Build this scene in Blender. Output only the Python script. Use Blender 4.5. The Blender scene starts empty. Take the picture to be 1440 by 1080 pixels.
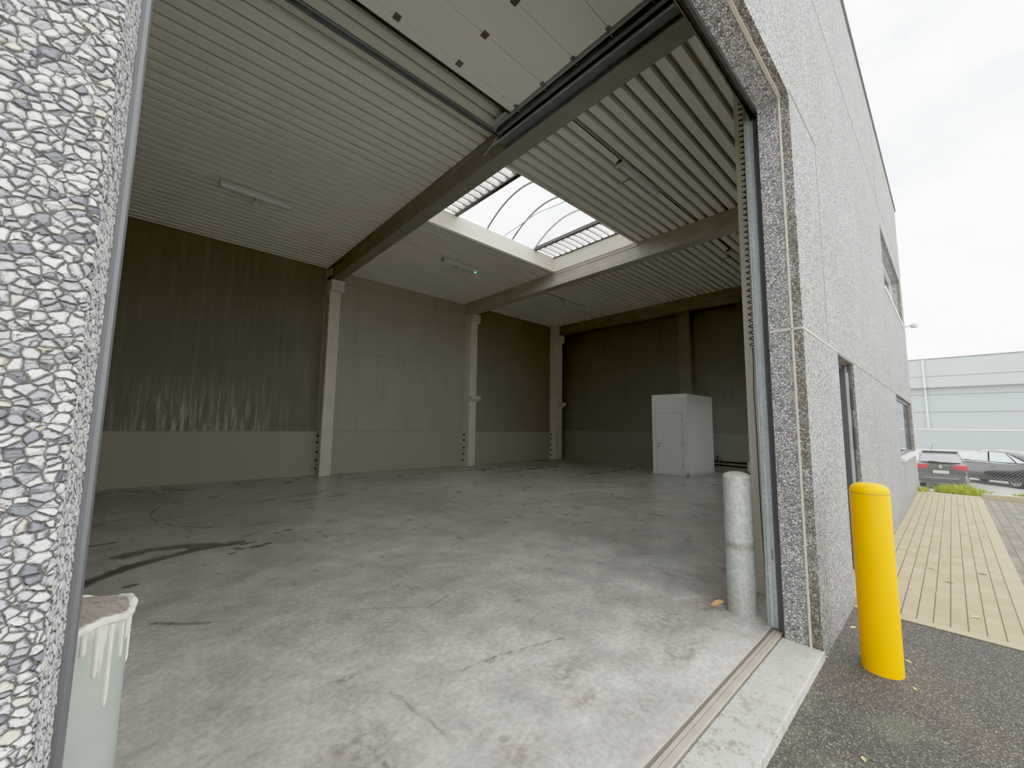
import bpy, bmesh, math, random
import numpy as np
from mathutils import Matrix, Vector
random.seed(7)
rng = np.random.default_rng(7)
scn = bpy.context.scene
COL = scn.collection
PI = math.pi

# ------------------------------------------------------------------ mesh builder
class MB:
    def __init__(s): s.v, s.f = [], []
    def quad(s, a, b, c, d):
        n = len(s.v); s.v += [a, b, c, d]; s.f.append((n, n+1, n+2, n+3)); return s
    def box(s, x0, x1, y0, y1, z0, z1):
        n = len(s.v)
        s.v += [(x0,y0,z0),(x1,y0,z0),(x1,y1,z0),(x0,y1,z0),(x0,y0,z1),(x1,y0,z1),(x1,y1,z1),(x0,y1,z1)]
        s.f += [(n,n+3,n+2,n+1),(n+4,n+5,n+6,n+7),(n,n+1,n+5,n+4),(n+1,n+2,n+6,n+5),(n+2,n+3,n+7,n+6),(n+3,n,n+4,n+7)]
        return s
    def rings(s, R, cap=True, close=True):
        n = len(s.v); m = len(R[0])
        for r in R: s.v += [tuple(p) for p in r]
        for i in range(len(R)-1):
            for j in range(m if close else m-1):
                k = (j+1) % m
                s.f.append((n+i*m+j, n+i*m+k, n+(i+1)*m+k, n+(i+1)*m+j))
        if cap:
            s.f.append(tuple(n+j for j in range(m))[::-1])
            s.f.append(tuple(n+(len(R)-1)*m+j for j in range(m)))
        return s
    def lathe(s, prof, cx=0, cy=0, seg=48, cap=True):
        R = [[(cx+r*math.cos(2*PI*j/seg), cy+r*math.sin(2*PI*j/seg), z) for j in range(seg)] for r, z in prof]
        return s.rings(R, cap)
    def tube(s, path, r, seg=8, cap=True):
        P = [Vector(p) for p in path]; R = []
        for i, p in enumerate(P):
            t = (P[min(i+1, len(P)-1)] - P[max(i-1, 0)]).normalized()
            a = t.orthogonal().normalized() if i == 0 else (a - t*a.dot(t)).normalized()
            b = t.cross(a)
            rr = r[i] if isinstance(r, (list, tuple)) else r
            R.append([p + rr*(a*math.cos(2*PI*j/seg) + b*math.sin(2*PI*j/seg)) for j in range(seg)])
        return s.rings(R, cap)
    def prism(s, poly, axis, a, b):
        def P(q, t):
            return (t, q[0], q[1]) if axis == 0 else (q[0], t, q[1]) if axis == 1 else (q[0], q[1], t)
        return s.rings([[P(q, a) for q in poly], [P(q, b) for q in poly]])
    def build(s, name, m, parent=None, bevel=0, smooth=False, seg=2, sub=0):
        off = Vector(parent_world(parent)) if parent else Vector((0, 0, 0))
        me = bpy.data.meshes.new(name)
        me.from_pydata([tuple(Vector(p)-off) for p in s.v], [], s.f)
        bm = bmesh.new(); bm.from_mesh(me)
        bmesh.ops.recalc_face_normals(bm, faces=bm.faces)
        bm.to_mesh(me); bm.free()
        if smooth:
            for p in me.polygons: p.use_smooth = True
        me.materials.append(m)
        o = bpy.data.objects.new(name, me); COL.objects.link(o)
        if parent: o.parent = parent
        if bevel:
            md = o.modifiers.new('bevel', 'BEVEL'); md.width = bevel; md.segments = seg; md.limit_method = 'ANGLE'
        if sub:
            md = o.modifiers.new('sub', 'SUBSURF'); md.levels = md.render_levels = sub
        if smooth and not sub:
            md = o.modifiers.new('split', 'EDGE_SPLIT'); md.split_angle = math.radians(35)
        return o
WLOC = {}
def parent_world(p):
    t = Vector((0, 0, 0))
    while p is not None:
        t += Vector(WLOC.get(p.name, (0, 0, 0))); p = p.parent
    return t
def tag(o, label=None, cat=None, group=None, kind=None):
    if label: o['label'] = label
    if cat: o['category'] = cat
    if group: o['group'] = group
    if kind: o['kind'] = kind
    return o
def thing(name, label, cat, loc=(0, 0, 0), group=None, kind=None):
    o = bpy.data.objects.new(name, None); COL.objects.link(o); o.location = loc
    o.empty_display_size = .2
    WLOC[o.name] = tuple(loc)
    return tag(o, label, cat, group, kind)
def struct(o, label=None, cat=None): return tag(o, label, cat, None, 'structure')
def copy_tree(o, parent=None, loc=None):
    c = o.copy(); COL.objects.link(c); c.parent = parent
    if loc is not None: c.location = loc; WLOC[c.name] = tuple(loc)
    for ch in list(o.children): copy_tree(ch, c)
    return c

# ------------------------------------------------------------------ material helpers
class T:
    def __init__(s, name):
        s.m = bpy.data.materials.new(name); s.m.use_nodes = True; s.t = s.m.node_tree
        s.t.nodes.clear(); s.out = s.t.nodes.new('ShaderNodeOutputMaterial')
    def n(s, typ, ins=None, out=0, **props):
        nd = s.t.nodes.new('ShaderNode'+typ)
        for k, v in props.items(): setattr(nd, k, v)
        for k, v in (ins or {}).items():
            sk = nd.inputs[k]
            if isinstance(v, bpy.types.NodeSocket): s.t.links.new(v, sk)
            else:
                if isinstance(v, (tuple, list)) and len(v) == 3 and sk.type == 'RGBA': v = (*v, 1)
                sk.default_value = v
        return nd.outputs[out]
    def math(s, op, a, b=0.0, c=0.0, clamp=False):
        return s.n('Math', {0: a, 1: b, 2: c}, operation=op, use_clamp=clamp)
    def mix(s, f, a, b, mode='MIX'):
        nd = s.t.nodes.new('ShaderNodeMix'); nd.data_type = 'RGBA'; nd.blend_type = mode; nd.clamp_factor = True; nd.clamp_result = False
        for i, v in ((0, f), (6, a), (7, b)):
            if isinstance(v, bpy.types.NodeSocket): s.t.links.new(v, nd.inputs[i])
            else: nd.inputs[i].default_value = (*v, 1) if isinstance(v, (tuple, list)) and len(v) == 3 else v
        return nd.outputs[2]
    def ramp(s, f, stops, interp='LINEAR'):
        nd = s.t.nodes.new('ShaderNodeValToRGB'); s.t.links.new(f, nd.inputs[0])
        cr = nd.color_ramp; cr.interpolation = interp
        while len(cr.elements) < len(stops): cr.elements.new(.5)
        for e, (p, c) in zip(cr.elements, stops):
            e.position = p; e.color = (*c, 1) if not isinstance(c, (int, float)) else (c, c, c, 1)
        return nd.outputs[0]
    def sstep(s, x, a, b):
        return s.n('MapRange', {'Value': x, 'From Min': a, 'From Max': b}, interpolation_type='SMOOTHSTEP')
    def obj(s): return s.n('TexCoord', out='Object')
    def geo(s): return s.n('NewGeometry', out='Position')
    def xyz(s, v):
        nd = s.t.nodes.new('ShaderNodeSeparateXYZ'); s.t.links.new(v, nd.inputs[0]); return nd.outputs
    def comb(s, x, y, z): return s.n('CombineXYZ', {0: x, 1: y, 2: z})
    def noise(s, v, scale, detail=3, rough=.55, out=0, **k):
        return s.n('TexNoise', {'Vector': v, 'Scale': scale, 'Detail': detail, 'Roughness': rough}, out=out, **k)
    def vmul(s, v, m): return s.n('VectorMath', {0: v, 1: m}, operation='MULTIPLY')
    def bump(s, h, strength=.3, dist=.01):
        return s.n('Bump', {'Height': h, 'Strength': strength, 'Distance': dist})
    def bsdf(s, col, rough=.6, metal=0.0, normal=None, **k):
        ins = {'Base Color': col, 'Roughness': rough, 'Metallic': metal}
        if normal is not None: ins['Normal'] = normal
        ins.update(k)
        o = s.n('BsdfPrincipled', ins)
        s.t.links.new(o, s.out.inputs[0]); return s.m
def plain(name, col, rough=.6, metal=0.0, vary=.12, scale=6.0, bump=0.0, **k):
    t = T(name); p = t.geo()
    f = t.noise(p, scale, 4)
    c = t.mix(f, tuple(x*(1-vary) for x in col), tuple(min(1, x*(1+vary)) for x in col))
    nm = t.bump(t.noise(p, scale*14, 2), bump, .004) if bump else None
    return t.bsdf(c, rough, metal, nm, **k)

# exposed-aggregate concrete: crushed white, grey and cream stones in a grey matrix
def pebbles(name, scale, disp=False, dirt_and_lift=False, gain=1.0):
    t = T(name); p = t.geo()
    warp = t.noise(p, scale*.55, 2, out=1)
    w = t.n('VectorMath', {0: warp, 1: (.5, .5, .5)}, operation='SUBTRACT')
    w = t.n('VectorMath', {0: w, 'Scale': .75/scale}, operation='SCALE')
    v = t.n('VectorMath', {0: p, 1: w}, operation='ADD')
    v = t.vmul(v, (.92, .95, 1.12))
    cell = t.n('TexVoronoi', {'Vector': v, 'Scale': scale, 'Randomness': 1.0}, out='Color', feature='F1')
    d = t.n('TexVoronoi', {'Vector': v, 'Scale': scale, 'Randomness': 1.0}, out='Distance', feature='DISTANCE_TO_EDGE')
    r = t.xyz(cell)
    stone = t.ramp(r[0], [(0, (.16, .17, .20)), (.08, (.26, .27, .31)), (.20, (.44, .45, .49)), (.38, (.60, .60, .62)), (.62, (.76, .75, .73)), (1.0, (.90, .89, .86))])
    stone = t.mix(t.sstep(r[1], .93, .98), stone, (.72, .65, .52))
    fine = t.noise(p, scale*3.2, 4, .65)
    stone = t.mix(.75, stone, t.mix(fine, (.38, .38, .40), (.95, .95, .95)), 'MULTIPLY')
    stone = t.mix(1.0, stone, (gain,)*3, 'MULTIPLY')
    e = t.sstep(d, *((.02, .12) if disp else (.03, .16)))
    matrix = t.mix(t.noise(p, scale*1.2, 2), (.010, .010, .010), (.15, .135, .12))
    c = t.mix(e, matrix, stone)
    big = t.noise(p, 1.1, 3)
    c = t.mix(t.sstep(big, .35, .75), c, t.mix(1.0, c, (.86, .84, .80), 'MULTIPLY'))
    if dirt_and_lift:
        x, y, z = t.xyz(p)
        near = t.math('MULTIPLY', t.sstep(y, .001, .006), t.math('SUBTRACT', 1.0, t.sstep(y, .062, .068)))
        df = t.math('MULTIPLY', near, t.sstep(t.noise(p, 5, 3), .2, .6))
        c = t.mix(df, c, t.mix(1.0, c, (.56, .47, .37), 'MULTIPLY'))
        reveal_lift = t.math('MULTIPLY', t.sstep(y, .06, .07), .8)
        c = t.mix(reveal_lift, c, t.mix(1.0, c, (1.04, 1.03, 1.02), 'MULTIPLY'))  # reveal stones lifted in colour, standing in for more light there
        low = t.math('SUBTRACT', 1.0, t.sstep(z, .0, .35))
        c = t.mix(t.math('MULTIPLY', low, .5), c, t.mix(1.0, c, (.72, .70, .64), 'MULTIPLY'))
    dome = t.math('ADD', t.math('MULTIPLY', t.sstep(d, .0, .22), .8), t.math('MULTIPLY', r[2], .35))
    dome = t.math('ADD', dome, t.math('MULTIPLY', fine, .25))
    m = t.bsdf(c, .7, 0.0, t.bump(dome, .8 if disp else .8, .004))
    if disp:
        dn = t.n('Displacement', {'Height': dome, 'Midlevel': .9, 'Scale': .0036})
        t.t.links.new(dn, t.out.inputs['Displacement']); m.displacement_method = 'BOTH'
    return m
M = {}
M['pebble_near'] = pebbles('pebble_near', 83, disp=True, gain=1.12)
M['pebble'] = pebbles('pebble_facade', 56, dirt_and_lift=True, gain=.93)

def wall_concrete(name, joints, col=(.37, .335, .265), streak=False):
    t = T(name); p = t.geo(); x, y, z = t.xyz(p)
    f = t.noise(p, .8, 5); g = t.noise(t.vmul(p, (9, 9, .5)), 1.0, 4)
    c = t.mix(f, tuple(a*.84 for a in col), tuple(a*1.12 for a in col))
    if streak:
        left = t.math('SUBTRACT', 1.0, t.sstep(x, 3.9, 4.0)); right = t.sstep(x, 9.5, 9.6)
        c = t.mix(left, c, t.mix(1.0, c, (.42, .41, .385), 'MULTIPLY')); c = t.mix(right, c, t.mix(1.0, c, (.62, .62, .62), 'MULTIPLY'))  # outer bays darkened in the colour, imitating daylight falloff along the wall
    c = t.mix(t.math('MULTIPLY', t.sstep(g, .45, .8), .35), c, tuple(a*.66 for a in col))
    low = t.math('SUBTRACT', 1.0, t.sstep(z, joints[0]-.01, joints[0]+.01))
    c = t.mix(t.math('MULTIPLY', low, .8), c, tuple(a*(.98 if streak else 1.25) for a in col))
    for zj in joints:
        l = t.math('SUBTRACT', 1.0, t.sstep(t.math('ABSOLUTE', t.math('SUBTRACT', z, zj)), .004, .022))
        c = t.mix(t.math('MULTIPLY', l, .35), c, tuple(a*.45 for a in col))
    if streak:
        s = t.noise(t.comb(t.math('MULTIPLY', x, 11.0), 0.0, t.math('MULTIPLY', z, .9)), 1.0, 4, .7)
        mx = t.math('MULTIPLY', t.sstep(x, -.9, .3), t.math('SUBTRACT', 1.0, t.sstep(x, 1.4, 4.0)))
        mz = t.math('MULTIPLY', t.math('GREATER_THAN', z, joints[0]), t.math('SUBTRACT', 1.0, t.sstep(z, 1.4, 3.0)))
        k = t.math('MULTIPLY', t.math('MULTIPLY', mx, mz), t.sstep(s, .42, .72))
        c = t.mix(t.math('MULTIPLY', k, .65), c, tuple(a*1.9 for a in col))
    return t.bsdf(c, .75, 0.0, t.bump(t.noise(p, 30, 3), .12, .004))
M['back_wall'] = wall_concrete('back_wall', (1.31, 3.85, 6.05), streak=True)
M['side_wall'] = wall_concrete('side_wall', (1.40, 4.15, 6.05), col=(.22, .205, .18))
M['column'] = plain('column_concrete', (.64, .585, .475), .8, vary=.2, scale=3.5, bump=.15)
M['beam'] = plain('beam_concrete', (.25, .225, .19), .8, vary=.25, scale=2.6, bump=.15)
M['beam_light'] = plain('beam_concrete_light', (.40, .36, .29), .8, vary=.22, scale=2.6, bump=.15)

def deck_mat():
    t = T('roof_deck'); p = t.geo(); x, y, z = t.xyz(p)
    f = t.noise(t.vmul(p, (.5, 3, 1)), 2.0, 3)
    c = t.mix(f, (.79, .745, .63), (.90, .85, .725))
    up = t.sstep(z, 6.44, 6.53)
    c = t.mix(t.math('MULTIPLY', up, .85), c, (.20, .19, .155))  # shade inside the rib recesses is painted into the deck colour
    return t.bsdf(c, .5, 0.0)
M['deck'] = deck_mat()

def floor_mat():
    t = T('polished_concrete'); p = t.geo()
    dk = t.n('Attribute', out='Fac', attribute_name='dark'); lt = t.n('Attribute', out='Fac', attribute_name='light')
    br = t.n('Attribute', out='Fac', attribute_name='brown')
    a = t.noise(p, .55, 6, .62); b = t.noise(p, 3.1, 6, .66); c3 = t.noise(p, 26, 4, .6)
    c = t.mix(t.sstep(a, .28, .72), (.44, .42, .39), (.68, .655, .61))
    c = t.mix(.7, c, t.mix(t.sstep(b, .25, .75), (.50, .485, .47), (1.25, 1.23, 1.2)), 'MULTIPLY')
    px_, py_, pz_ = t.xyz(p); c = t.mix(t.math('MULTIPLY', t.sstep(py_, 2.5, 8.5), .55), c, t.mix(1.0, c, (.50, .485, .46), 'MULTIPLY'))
    c = t.mix(.55, c, t.mix(t.sstep(c3, .3, .7), (.62, .6, .58), (1.25, 1.25, 1.25)), 'MULTIPLY')
    gr = t.noise(t.vmul(p, (5, 22, 1)), 1.0, 5, .7); c = t.mix(t.math('MULTIPLY', t.sstep(gr, .55, .75), .22), c, (.22, .20, .18))
    spots = t.sstep(t.noise(p, 13, 6, .75), .60, .70)
    c = t.mix(t.math('MULTIPLY', spots, .6), c, (.15, .125, .10))
    fl_ = t.sstep(t.noise(p, 55, 3, .6), .66, .72); c = t.mix(t.math('MULTIPLY', fl_, .4), c, (.12, .10, .085))
    pale = t.sstep(t.noise(t.n('VectorMath', {0: p, 1: (7, 3, 0)}, operation='ADD'), 1.7, 6, .72), .60, .76)
    c = t.mix(t.math('MULTIPLY', pale, .35), c, (.50, .485, .455))
    tear = t.noise(p, 14, 5, .7)
    dm = t.math('MULTIPLY', dk, t.sstep(t.math('ADD', dk, t.math('MULTIPLY', t.math('SUBTRACT', tear, .5), 1.6)), .18, .48), clamp=True)
    c = t.mix(t.math('MULTIPLY', dm, .88), c, (.052, .047, .042))
    lm = t.math('MULTIPLY', lt, t.sstep(t.math('ADD', lt, t.math('MULTIPLY', t.math('SUBTRACT', tear, .5), 1.8)), .25, .6), clamp=True)
    c = t.mix(t.math('MULTIPLY', lm, .8), c, (.66, .64, .60))
    bm_ = t.math('MULTIPLY', br, t.sstep(tear, .40, .62), clamp=True)
    c = t.mix(t.math('MULTIPLY', bm_, .8), c, (.20, .13, .075))
    rgh = t.math('ADD', t.math('MULTIPLY', t.noise(p, 2.2, 5, .65), .38), .13)
    rgh = t.math('SUBTRACT', rgh, t.math('MULTIPLY', dm, .12))
    return t.bsdf(c, rgh, 0.0, t.bump(t.math('ADD', t.noise(p, 9, 5), t.math('MULTIPLY', b, .6)), .10, .006), **{'Specular IOR Level': .45})
M['floor'] = floor_mat()

def asphalt():
    t = T('asphalt'); p = t.geo()
    v = t.n('TexVoronoi', {'Vector': p, 'Scale': 150.0}, out='Color'); r = t.xyz(v)
    d = t.n('TexVoronoi', {'Vector': p, 'Scale': 150.0}, out='Distance')
    c = t.ramp(r[0], [(0, (.020, .017, .0145)), (.6, (.046, .0395, .0325)), (.88, (.098, .085, .071)), (1, (.25, .23, .20))])
    c = t.mix(t.sstep(t.noise(p, 1.6, 5, .65), .3, .75), c, t.mix(1.0, c, (1.28, 1.2, 1.02), 'MULTIPLY'))
    x, y, z = t.xyz(p)
    moss = t.math('MULTIPLY', t.sstep(t.noise(p, 2.7, 4), .5, .7), t.math('SUBTRACT', 1.0, t.sstep(x, 2.6, 4.0)))
    c = t.mix(t.math('MULTIPLY', moss, .35), c, (.19, .19, .09))
    return t.bsdf(c, .9, 0.0, t.bump(d, .8, .006))
M['asphalt'] = asphalt()

def pavers(name, c1, c2, mort, wide=.2, row=.1, rough=.85):
    t = T(name); p = t.geo(); x, y, z = t.xyz(p)
    b = t.n('TexBrick', {'Vector': t.comb(x, y, 0.0), 'Color1': c1, 'Color2': c2, 'Mortar': tuple(a*.78 for a in c1), 'Scale': 1.0,
                         'Mortar Size': .004, 'Brick Width': wide, 'Row Height': row, 'Bias': 0.0}, offset=.5)
    fr = t.math('ABSOLUTE', t.math('SUBTRACT', t.math('FRACT', t.math('DIVIDE', y, row)), .5))
    line = t.sstep(fr, .44, .475)
    c = t.mix(.6, b, t.mix(t.noise(p, 3, 5, .65), (.70, .68, .64), (1.22, 1.2, 1.16)), 'MULTIPLY')
    c = t.mix(t.math('MULTIPLY', line, .85), c, mort)
    return t.bsdf(c, rough, 0.0, t.bump(t.math('SUBTRACT', 1.0, line), .5, .006))
M['paver'] = pavers('yellow_pavers', (.36, .28, .155), (.43, .34, .20), (.06, .038, .02))
M['paver_grey'] = pavers('parking_pavers', (.23, .19, .14), (.13, .11, .09), (.05, .04, .03), .24, .12)
M['kerb'] = plain('kerb_concrete', (.40, .32, .19), .85, vary=.15, scale=5, bump=.2)

def threshold_mat():
    t = T('threshold_concrete'); p = t.geo(); x, y, z = t.xyz(p)
    c = t.mix(t.noise(p, 4, 6, .7), (.40, .385, .335), (.62, .61, .56))
    s = t.sstep(t.noise(p, 9, 6, .8), .48, .62)
    near = t.math('SUBTRACT', 1.15, t.sstep(x, 2.0, 3.5))
    c = t.mix(t.math('MULTIPLY', t.math('MULTIPLY', s, near), .75), c, (.17, .135, .065))
    sp = t.sstep(t.noise(p, 42, 4, .7), .58, .64)
    c = t.mix(t.math('MULTIPLY', sp, .75), c, (.15, .13, .10))
    return t.bsdf(c, .85, 0.0, t.bump(t.noise(p, 40, 4), .25, .004))
M['threshold'] = threshold_mat()
M['rail_rust'] = plain('weathered_sill', (.42, .355, .29), .75, vary=.35, scale=7, bump=.2)
M['groove'] = plain('dirty_groove', (.16, .135, .11), .9, vary=.3, scale=8)

def galv(name, base=(.50, .53, .53), dark=(.30, .32, .32), rough=.5, rust=False, zc=0):
    t = T(name); p = t.geo(); x, y, z = t.xyz(p)
    v = t.n('TexVoronoi', {'Vector': t.vmul(p, (1, 1, .8)), 'Scale': 60.0}, out='Color'); r = t.xyz(v)
    c = t.mix(r[0], dark, base)
    c = t.mix(.6, c, t.mix(t.noise(p, 5, 6, .7), (.65, .65, .63), (1.3, 1.3, 1.28)), 'MULTIPLY')
    st = t.noise(t.comb(t.math('MULTIPLY', x, 30.0), t.math('MULTIPLY', y, 30.0), t.math('MULTIPLY', z, 1.5)), 1.0, 3)
    c = t.mix(t.math('MULTIPLY', t.sstep(st, .55, .75), .25), c, (.72, .71, .66))
    if rust:
        band = t.math('SUBTRACT', 1.0, t.sstep(t.math('ABSOLUTE', t.math('SUBTRACT', z, zc)), .005, .06))
        band = t.math('MULTIPLY', band, t.sstep(t.noise(p, 9, 4), .3, .6))
        c = t.mix(t.math('MULTIPLY', band, .65), c, (.20, .16, .12))
        low = t.math('SUBTRACT', 1.0, t.sstep(z, .0, .5))
        c = t.mix(t.math('MULTIPLY', low, .35), c, (.20, .19, .17))
        ln = t.sstep(t.noise(t.comb(x, y, t.math('MULTIPLY', z, 24.0)), 1.0, 3), .66, .72)
        c = t.mix(t.math('MULTIPLY', ln, .25), c, (.20, .20, .19))
    return t.bsdf(c, rough, .25)
M['galv_bollard'] = galv('galvanised_pipe', (.62, .64, .61), (.40, .42, .40), .6, rust=True, zc=.56)
M['galv'] = galv('galvanised_track', (.52, .57, .60), (.40, .45, .48), .38)
M['galv_dark'] = plain('dark_galvanised', (.15, .158, .17), .5, .15, vary=.25)

def drip_pipe():
    t = T('drip_stained_pipe'); p = t.geo(); x, y, z = t.xyz(p)
    c = t.mix(t.noise(p, 6, 6, .65), (.22, .26, .225), (.42, .475, .415))
    sp = t.noise(p, 60, 3); c = t.mix(t.math('MULTIPLY', t.sstep(sp, .55, .7), .4), c, (.34, .40, .37))
    s = t.noise(t.comb(t.math('MULTIPLY', x, 42.0), t.math('MULTIPLY', y, 42.0), t.math('MULTIPLY', z, 1.4)), 1.0, 4, .6)
    g = t.sstep(z, .78, 1.16)
    k = t.sstep(t.math('ADD', t.math('MULTIPLY', g, .42), s), .92, 1.02)
    c = t.mix(t.math('MULTIPLY', k, .7), c, (.78, .76, .68))
    rim = t.sstep(t.math('ADD', z, t.math('MULTIPLY', t.noise(p, 40, 4), .05)), 1.135, 1.165)
    c = t.mix(rim, c, (.66, .61, .54))
    return t.bsdf(c, .55, .1, t.bump(k, .5, .004))
M['drip_pipe'] = drip_pipe()
def rough_fill(name, a, b, d):
    t = T(name); p = t.geo()
    c = t.mix(t.sstep(t.noise(p, 24, 6, .75), .3, .7), a, b)
    c = t.mix(t.math('MULTIPLY', t.sstep(t.noise(p, 70, 5, .75), .52, .62), .8), c, d)
    return t.bsdf(c, .9, 0.0, t.bump(t.noise(p, 55, 6, .8), 1.0, .025))
M['fill_pink'] = rough_fill('mortar_fill', (.46, .36, .29), (.70, .58, .48), (.27, .20, .16))
M['fill_pale'] = rough_fill('pale_mortar_cap', (.70, .64, .57), (.88, .83, .76), (.55, .45, .40))
M['mortar_white'] = plain('mortar_white', (.70, .67, .60), .85, vary=.25, scale=40, bump=.4)
M['yellow'] = plain('yellow_paint', (1.0, .43, .0), .5, vary=.03, scale=3, **{'Specular IOR Level': .15})
M['yellow_dark'] = plain('yellow_seam', (.45, .26, .002), .6)
M['seal'] = plain('sealant', (.52, .46, .37), .7, vary=.2, scale=12)
M['joint'] = plain('dark_joint', (.16, .15, .14), .9)
M['rubber'] = plain('black_rubber', (.028, .030, .034), .5, vary=.2)
def side_seal_mat():
    t = T('grey_jamb_seal'); p = t.geo(); x, y, z = t.xyz(p)
    c = t.mix(t.sstep(z, .3, 2.4), (.045, .045, .048), (.30, .32, .35))  # sky light fading toward the ground, painted as a height gradient
    return t.bsdf(c, .45)
M['jamb_grey'] = plain('grey_jamb_profile', (.11, .112, .12), .35, .3, vary=.12)
M['galv_rail'] = plain('grey_rail', (.40, .42, .44), .5, .1, vary=.2)
M['door_panel'] = plain('white_door_panel', (.90, .86, .77), .45, vary=.02, scale=2)
M['hinge'] = plain('door_hinge', (.11, .09, .085), .5, vary=.1)
M['header'] = plain('dark_header', (.040, .036, .038), .45, .1, vary=.4, scale=9)
M['white_paint'] = plain('white_board', (.90, .90, .86), .5, vary=.02)
M['white_trim'] = plain('white_trim', (.78, .78, .73), .5, vary=.03)
M['metal'] = plain('brushed_metal', (.45, .44, .42), .35, .9)
M['dark'] = plain('dark_metal', (.03, .03, .03), .5)
M['pipe'] = plain('dark_pipe', (.045, .04, .035), .5)
M['cable'] = plain('black_cable', (.02, .02, .022), .45)
M['plastic'] = plain('white_plastic', (.72, .71, .66), .4, vary=.02)
M['lamp_dull'] = plain('grey_lamp_body', (.58, .57, .52), .45, vary=.03)
M['curb'] = plain('skylight_curb', (.80, .76, .63), .5, vary=.04)
M['sky_bar'] = plain('dark_skylight_bar', (.05, .035, .035), .5)
M['arch'] = plain('grey_arch_bar', (.22, .21, .20), .5)
M['anod'] = plain('anthracite_aluminium', (.055, .058, .064), .4, .2, vary=.1)
M['alu'] = plain('pale_aluminium', (.48, .45, .41), .4, .3, vary=.05)
M['sill'] = plain('light_sill', (.62, .63, .63), .5)
M['rust_leaf'] = plain('brown_leaf', (.50, .28, .10), .7, vary=.3, scale=60)
M['yellow_leaf'] = plain('yellow_leaf', (.66, .50, .16), .7, vary=.3, scale=60)
M['dark_leaf'] = plain('dark_leaf', (.16, .11, .06), .7, vary=.3, scale=60)

def opal(name, col, tr):
    t = T(name)
    a = t.n('BsdfTransparent', {'Color': (1, 1, 1, 1)}); b = t.n('BsdfTranslucent', {'Color': (*col, 1)})
    g = t.n('BsdfDiffuse', {'Color': (*col, 1)})
    m1 = t.n('MixShader', {0: .25, 1: b, 2: g}); m2 = t.n('MixShader', {0: tr, 1: m1, 2: a})
    t.t.links.new(m2, t.out.inputs[0]); return t.m
M['opal'] = opal('opal_polycarbonate', (.95, .95, .93), .60)
M['ribbed'] = opal('ribbed_rooflight_sheet', (.92, .84, .80), .35)

def glass(name, tint, tr=.5):
    t = T(name)
    a = t.n('BsdfTransparent', {'Color': (*tint, 1)})
    g = t.n('BsdfGlossy', {'Color': (.95, .97, 1, 1), 'Roughness': .02})
    lw = t.n('LayerWeight', {'Blend': .35}, out=0)
    f = t.math('ADD', t.math('MULTIPLY', lw, .9), .08, clamp=True)
    m = t.n('MixShader', {0: f, 1: a, 2: g}); t.t.links.new(m, t.out.inputs[0]); return t.m
M['glass'] = glass('window_glass', (.86, .89, .88))
M['car_glass'] = glass('car_glass', (.35, .42, .43))
M['room_dark'] = plain('office_blind', (.50, .52, .52), .8, vary=.08)
M['car_grey'] = plain('grey_car_paint', (.085, .078, .078), .28, .45, vary=.05, **{'Coat Weight': .6})
M['car_black'] = plain('black_car_paint', (.018, .018, .022), .22, .2, vary=.05, **{'Coat Weight': .8})
M['car_trim'] = plain('car_trim', (.03, .03, .033), .6)
M['chrome'] = plain('chrome', (.75, .75, .76), .2, 1.0, vary=.02)
M['tyre'] = plain('tyre', (.02, .02, .02), .8)
M['alloy'] = plain('alloy_wheel', (.60, .61, .62), .3, .7)
M['tail'] = plain('red_tail_lamp', (.50, .02, .03), .25, vary=.2)
M['tail_dark'] = plain('dark_red_lamp', (.20, .012, .018), .25, vary=.2)
M['plate'] = plain('number_plate', (.55, .57, .62), .5)
M['grass'] = plain('grass_blades', (.34, .38, .03), .7, vary=.4, scale=20)
M['road'] = plain('pale_road', (.60, .57, .50), .9, vary=.08, scale=1.0)
M['car_park'] = plain('car_park_ground', (.36, .34, .31), .9, vary=.2, scale=1.5)
M['soil'] = plain('soil_strip', (.20, .18, .13), .95, vary=.4, scale=8, bump=.5)
M['bounce_yard'] = plain('bounce_concrete', (.70, .67, .61), .9, vary=.08)
M['wire'] = plain('fence_wire', (.30, .31, .29), .5, .3)
M['far_wall'] = plain('far_panel', (.33, .37, .385), .7, vary=.04, scale=.3)
M['far_wall_up'] = plain('far_panel_upper', (.355, .39, .405), .7, vary=.05, scale=.3)
M['far_dark'] = plain('far_dark_line', (.16, .16, .165), .7)
M['far_light'] = plain('far_downpipe', (.50, .54, .55), .6)
M['roof_felt'] = plain('roof_felt', (.2, .2, .2), .9)
M['cap'] = plain('parapet_cap', (.14, .13, .13), .5)
def led():
    t = T('green_indicator'); e = t.n('Emission', {'Color': (.1, 1, .45, 1), 'Strength': 2.0}); t.t.links.new(e, t.out.inputs[0]); return t.m
M['led'] = led()

# ------------------------------------------------------------------ dimensions
XL, XR, ZH = -.06, 3.67, 4.28          # door opening
WT = .23                               # facade thickness
YB = 12.3                              # back wall
XS = 15.35                             # right side wall
ZR = 6.43                              # underside of deck
SX0, SX1, SY0, SY1 = 4.30, 9.27, 4.63, 7.50   # skylight opening
XE = 16.25; ZP = 8.14

# ------------------------------------------------------------------ facade
b = MB()
for q in ((-4, -.55, -.1, ZP), (-.55, XL, 3.6, ZP), (XL, XR, ZH, ZP), (XR, 5.04, -.1, ZP), (5.04, 6.0, 2.31, ZP), (6.0, 10.8, -.1, ZP),
          (10.8, XE, -.1, 1.0), (10.8, 11.3, 1.0, 2.32), (15.87, XE, 1.0, 2.32), (10.8, XE, 2.32, 4.45), (15.5, XE, 4.45, 5.77), (10.8, XE, 5.77, ZP)):
    b.box(q[0], q[1], 0, WT, q[2], q[3])
struct(b.build('wall_front', M['pebble']), 'exposed aggregate concrete facade around the open doorway', 'wall')
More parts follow.
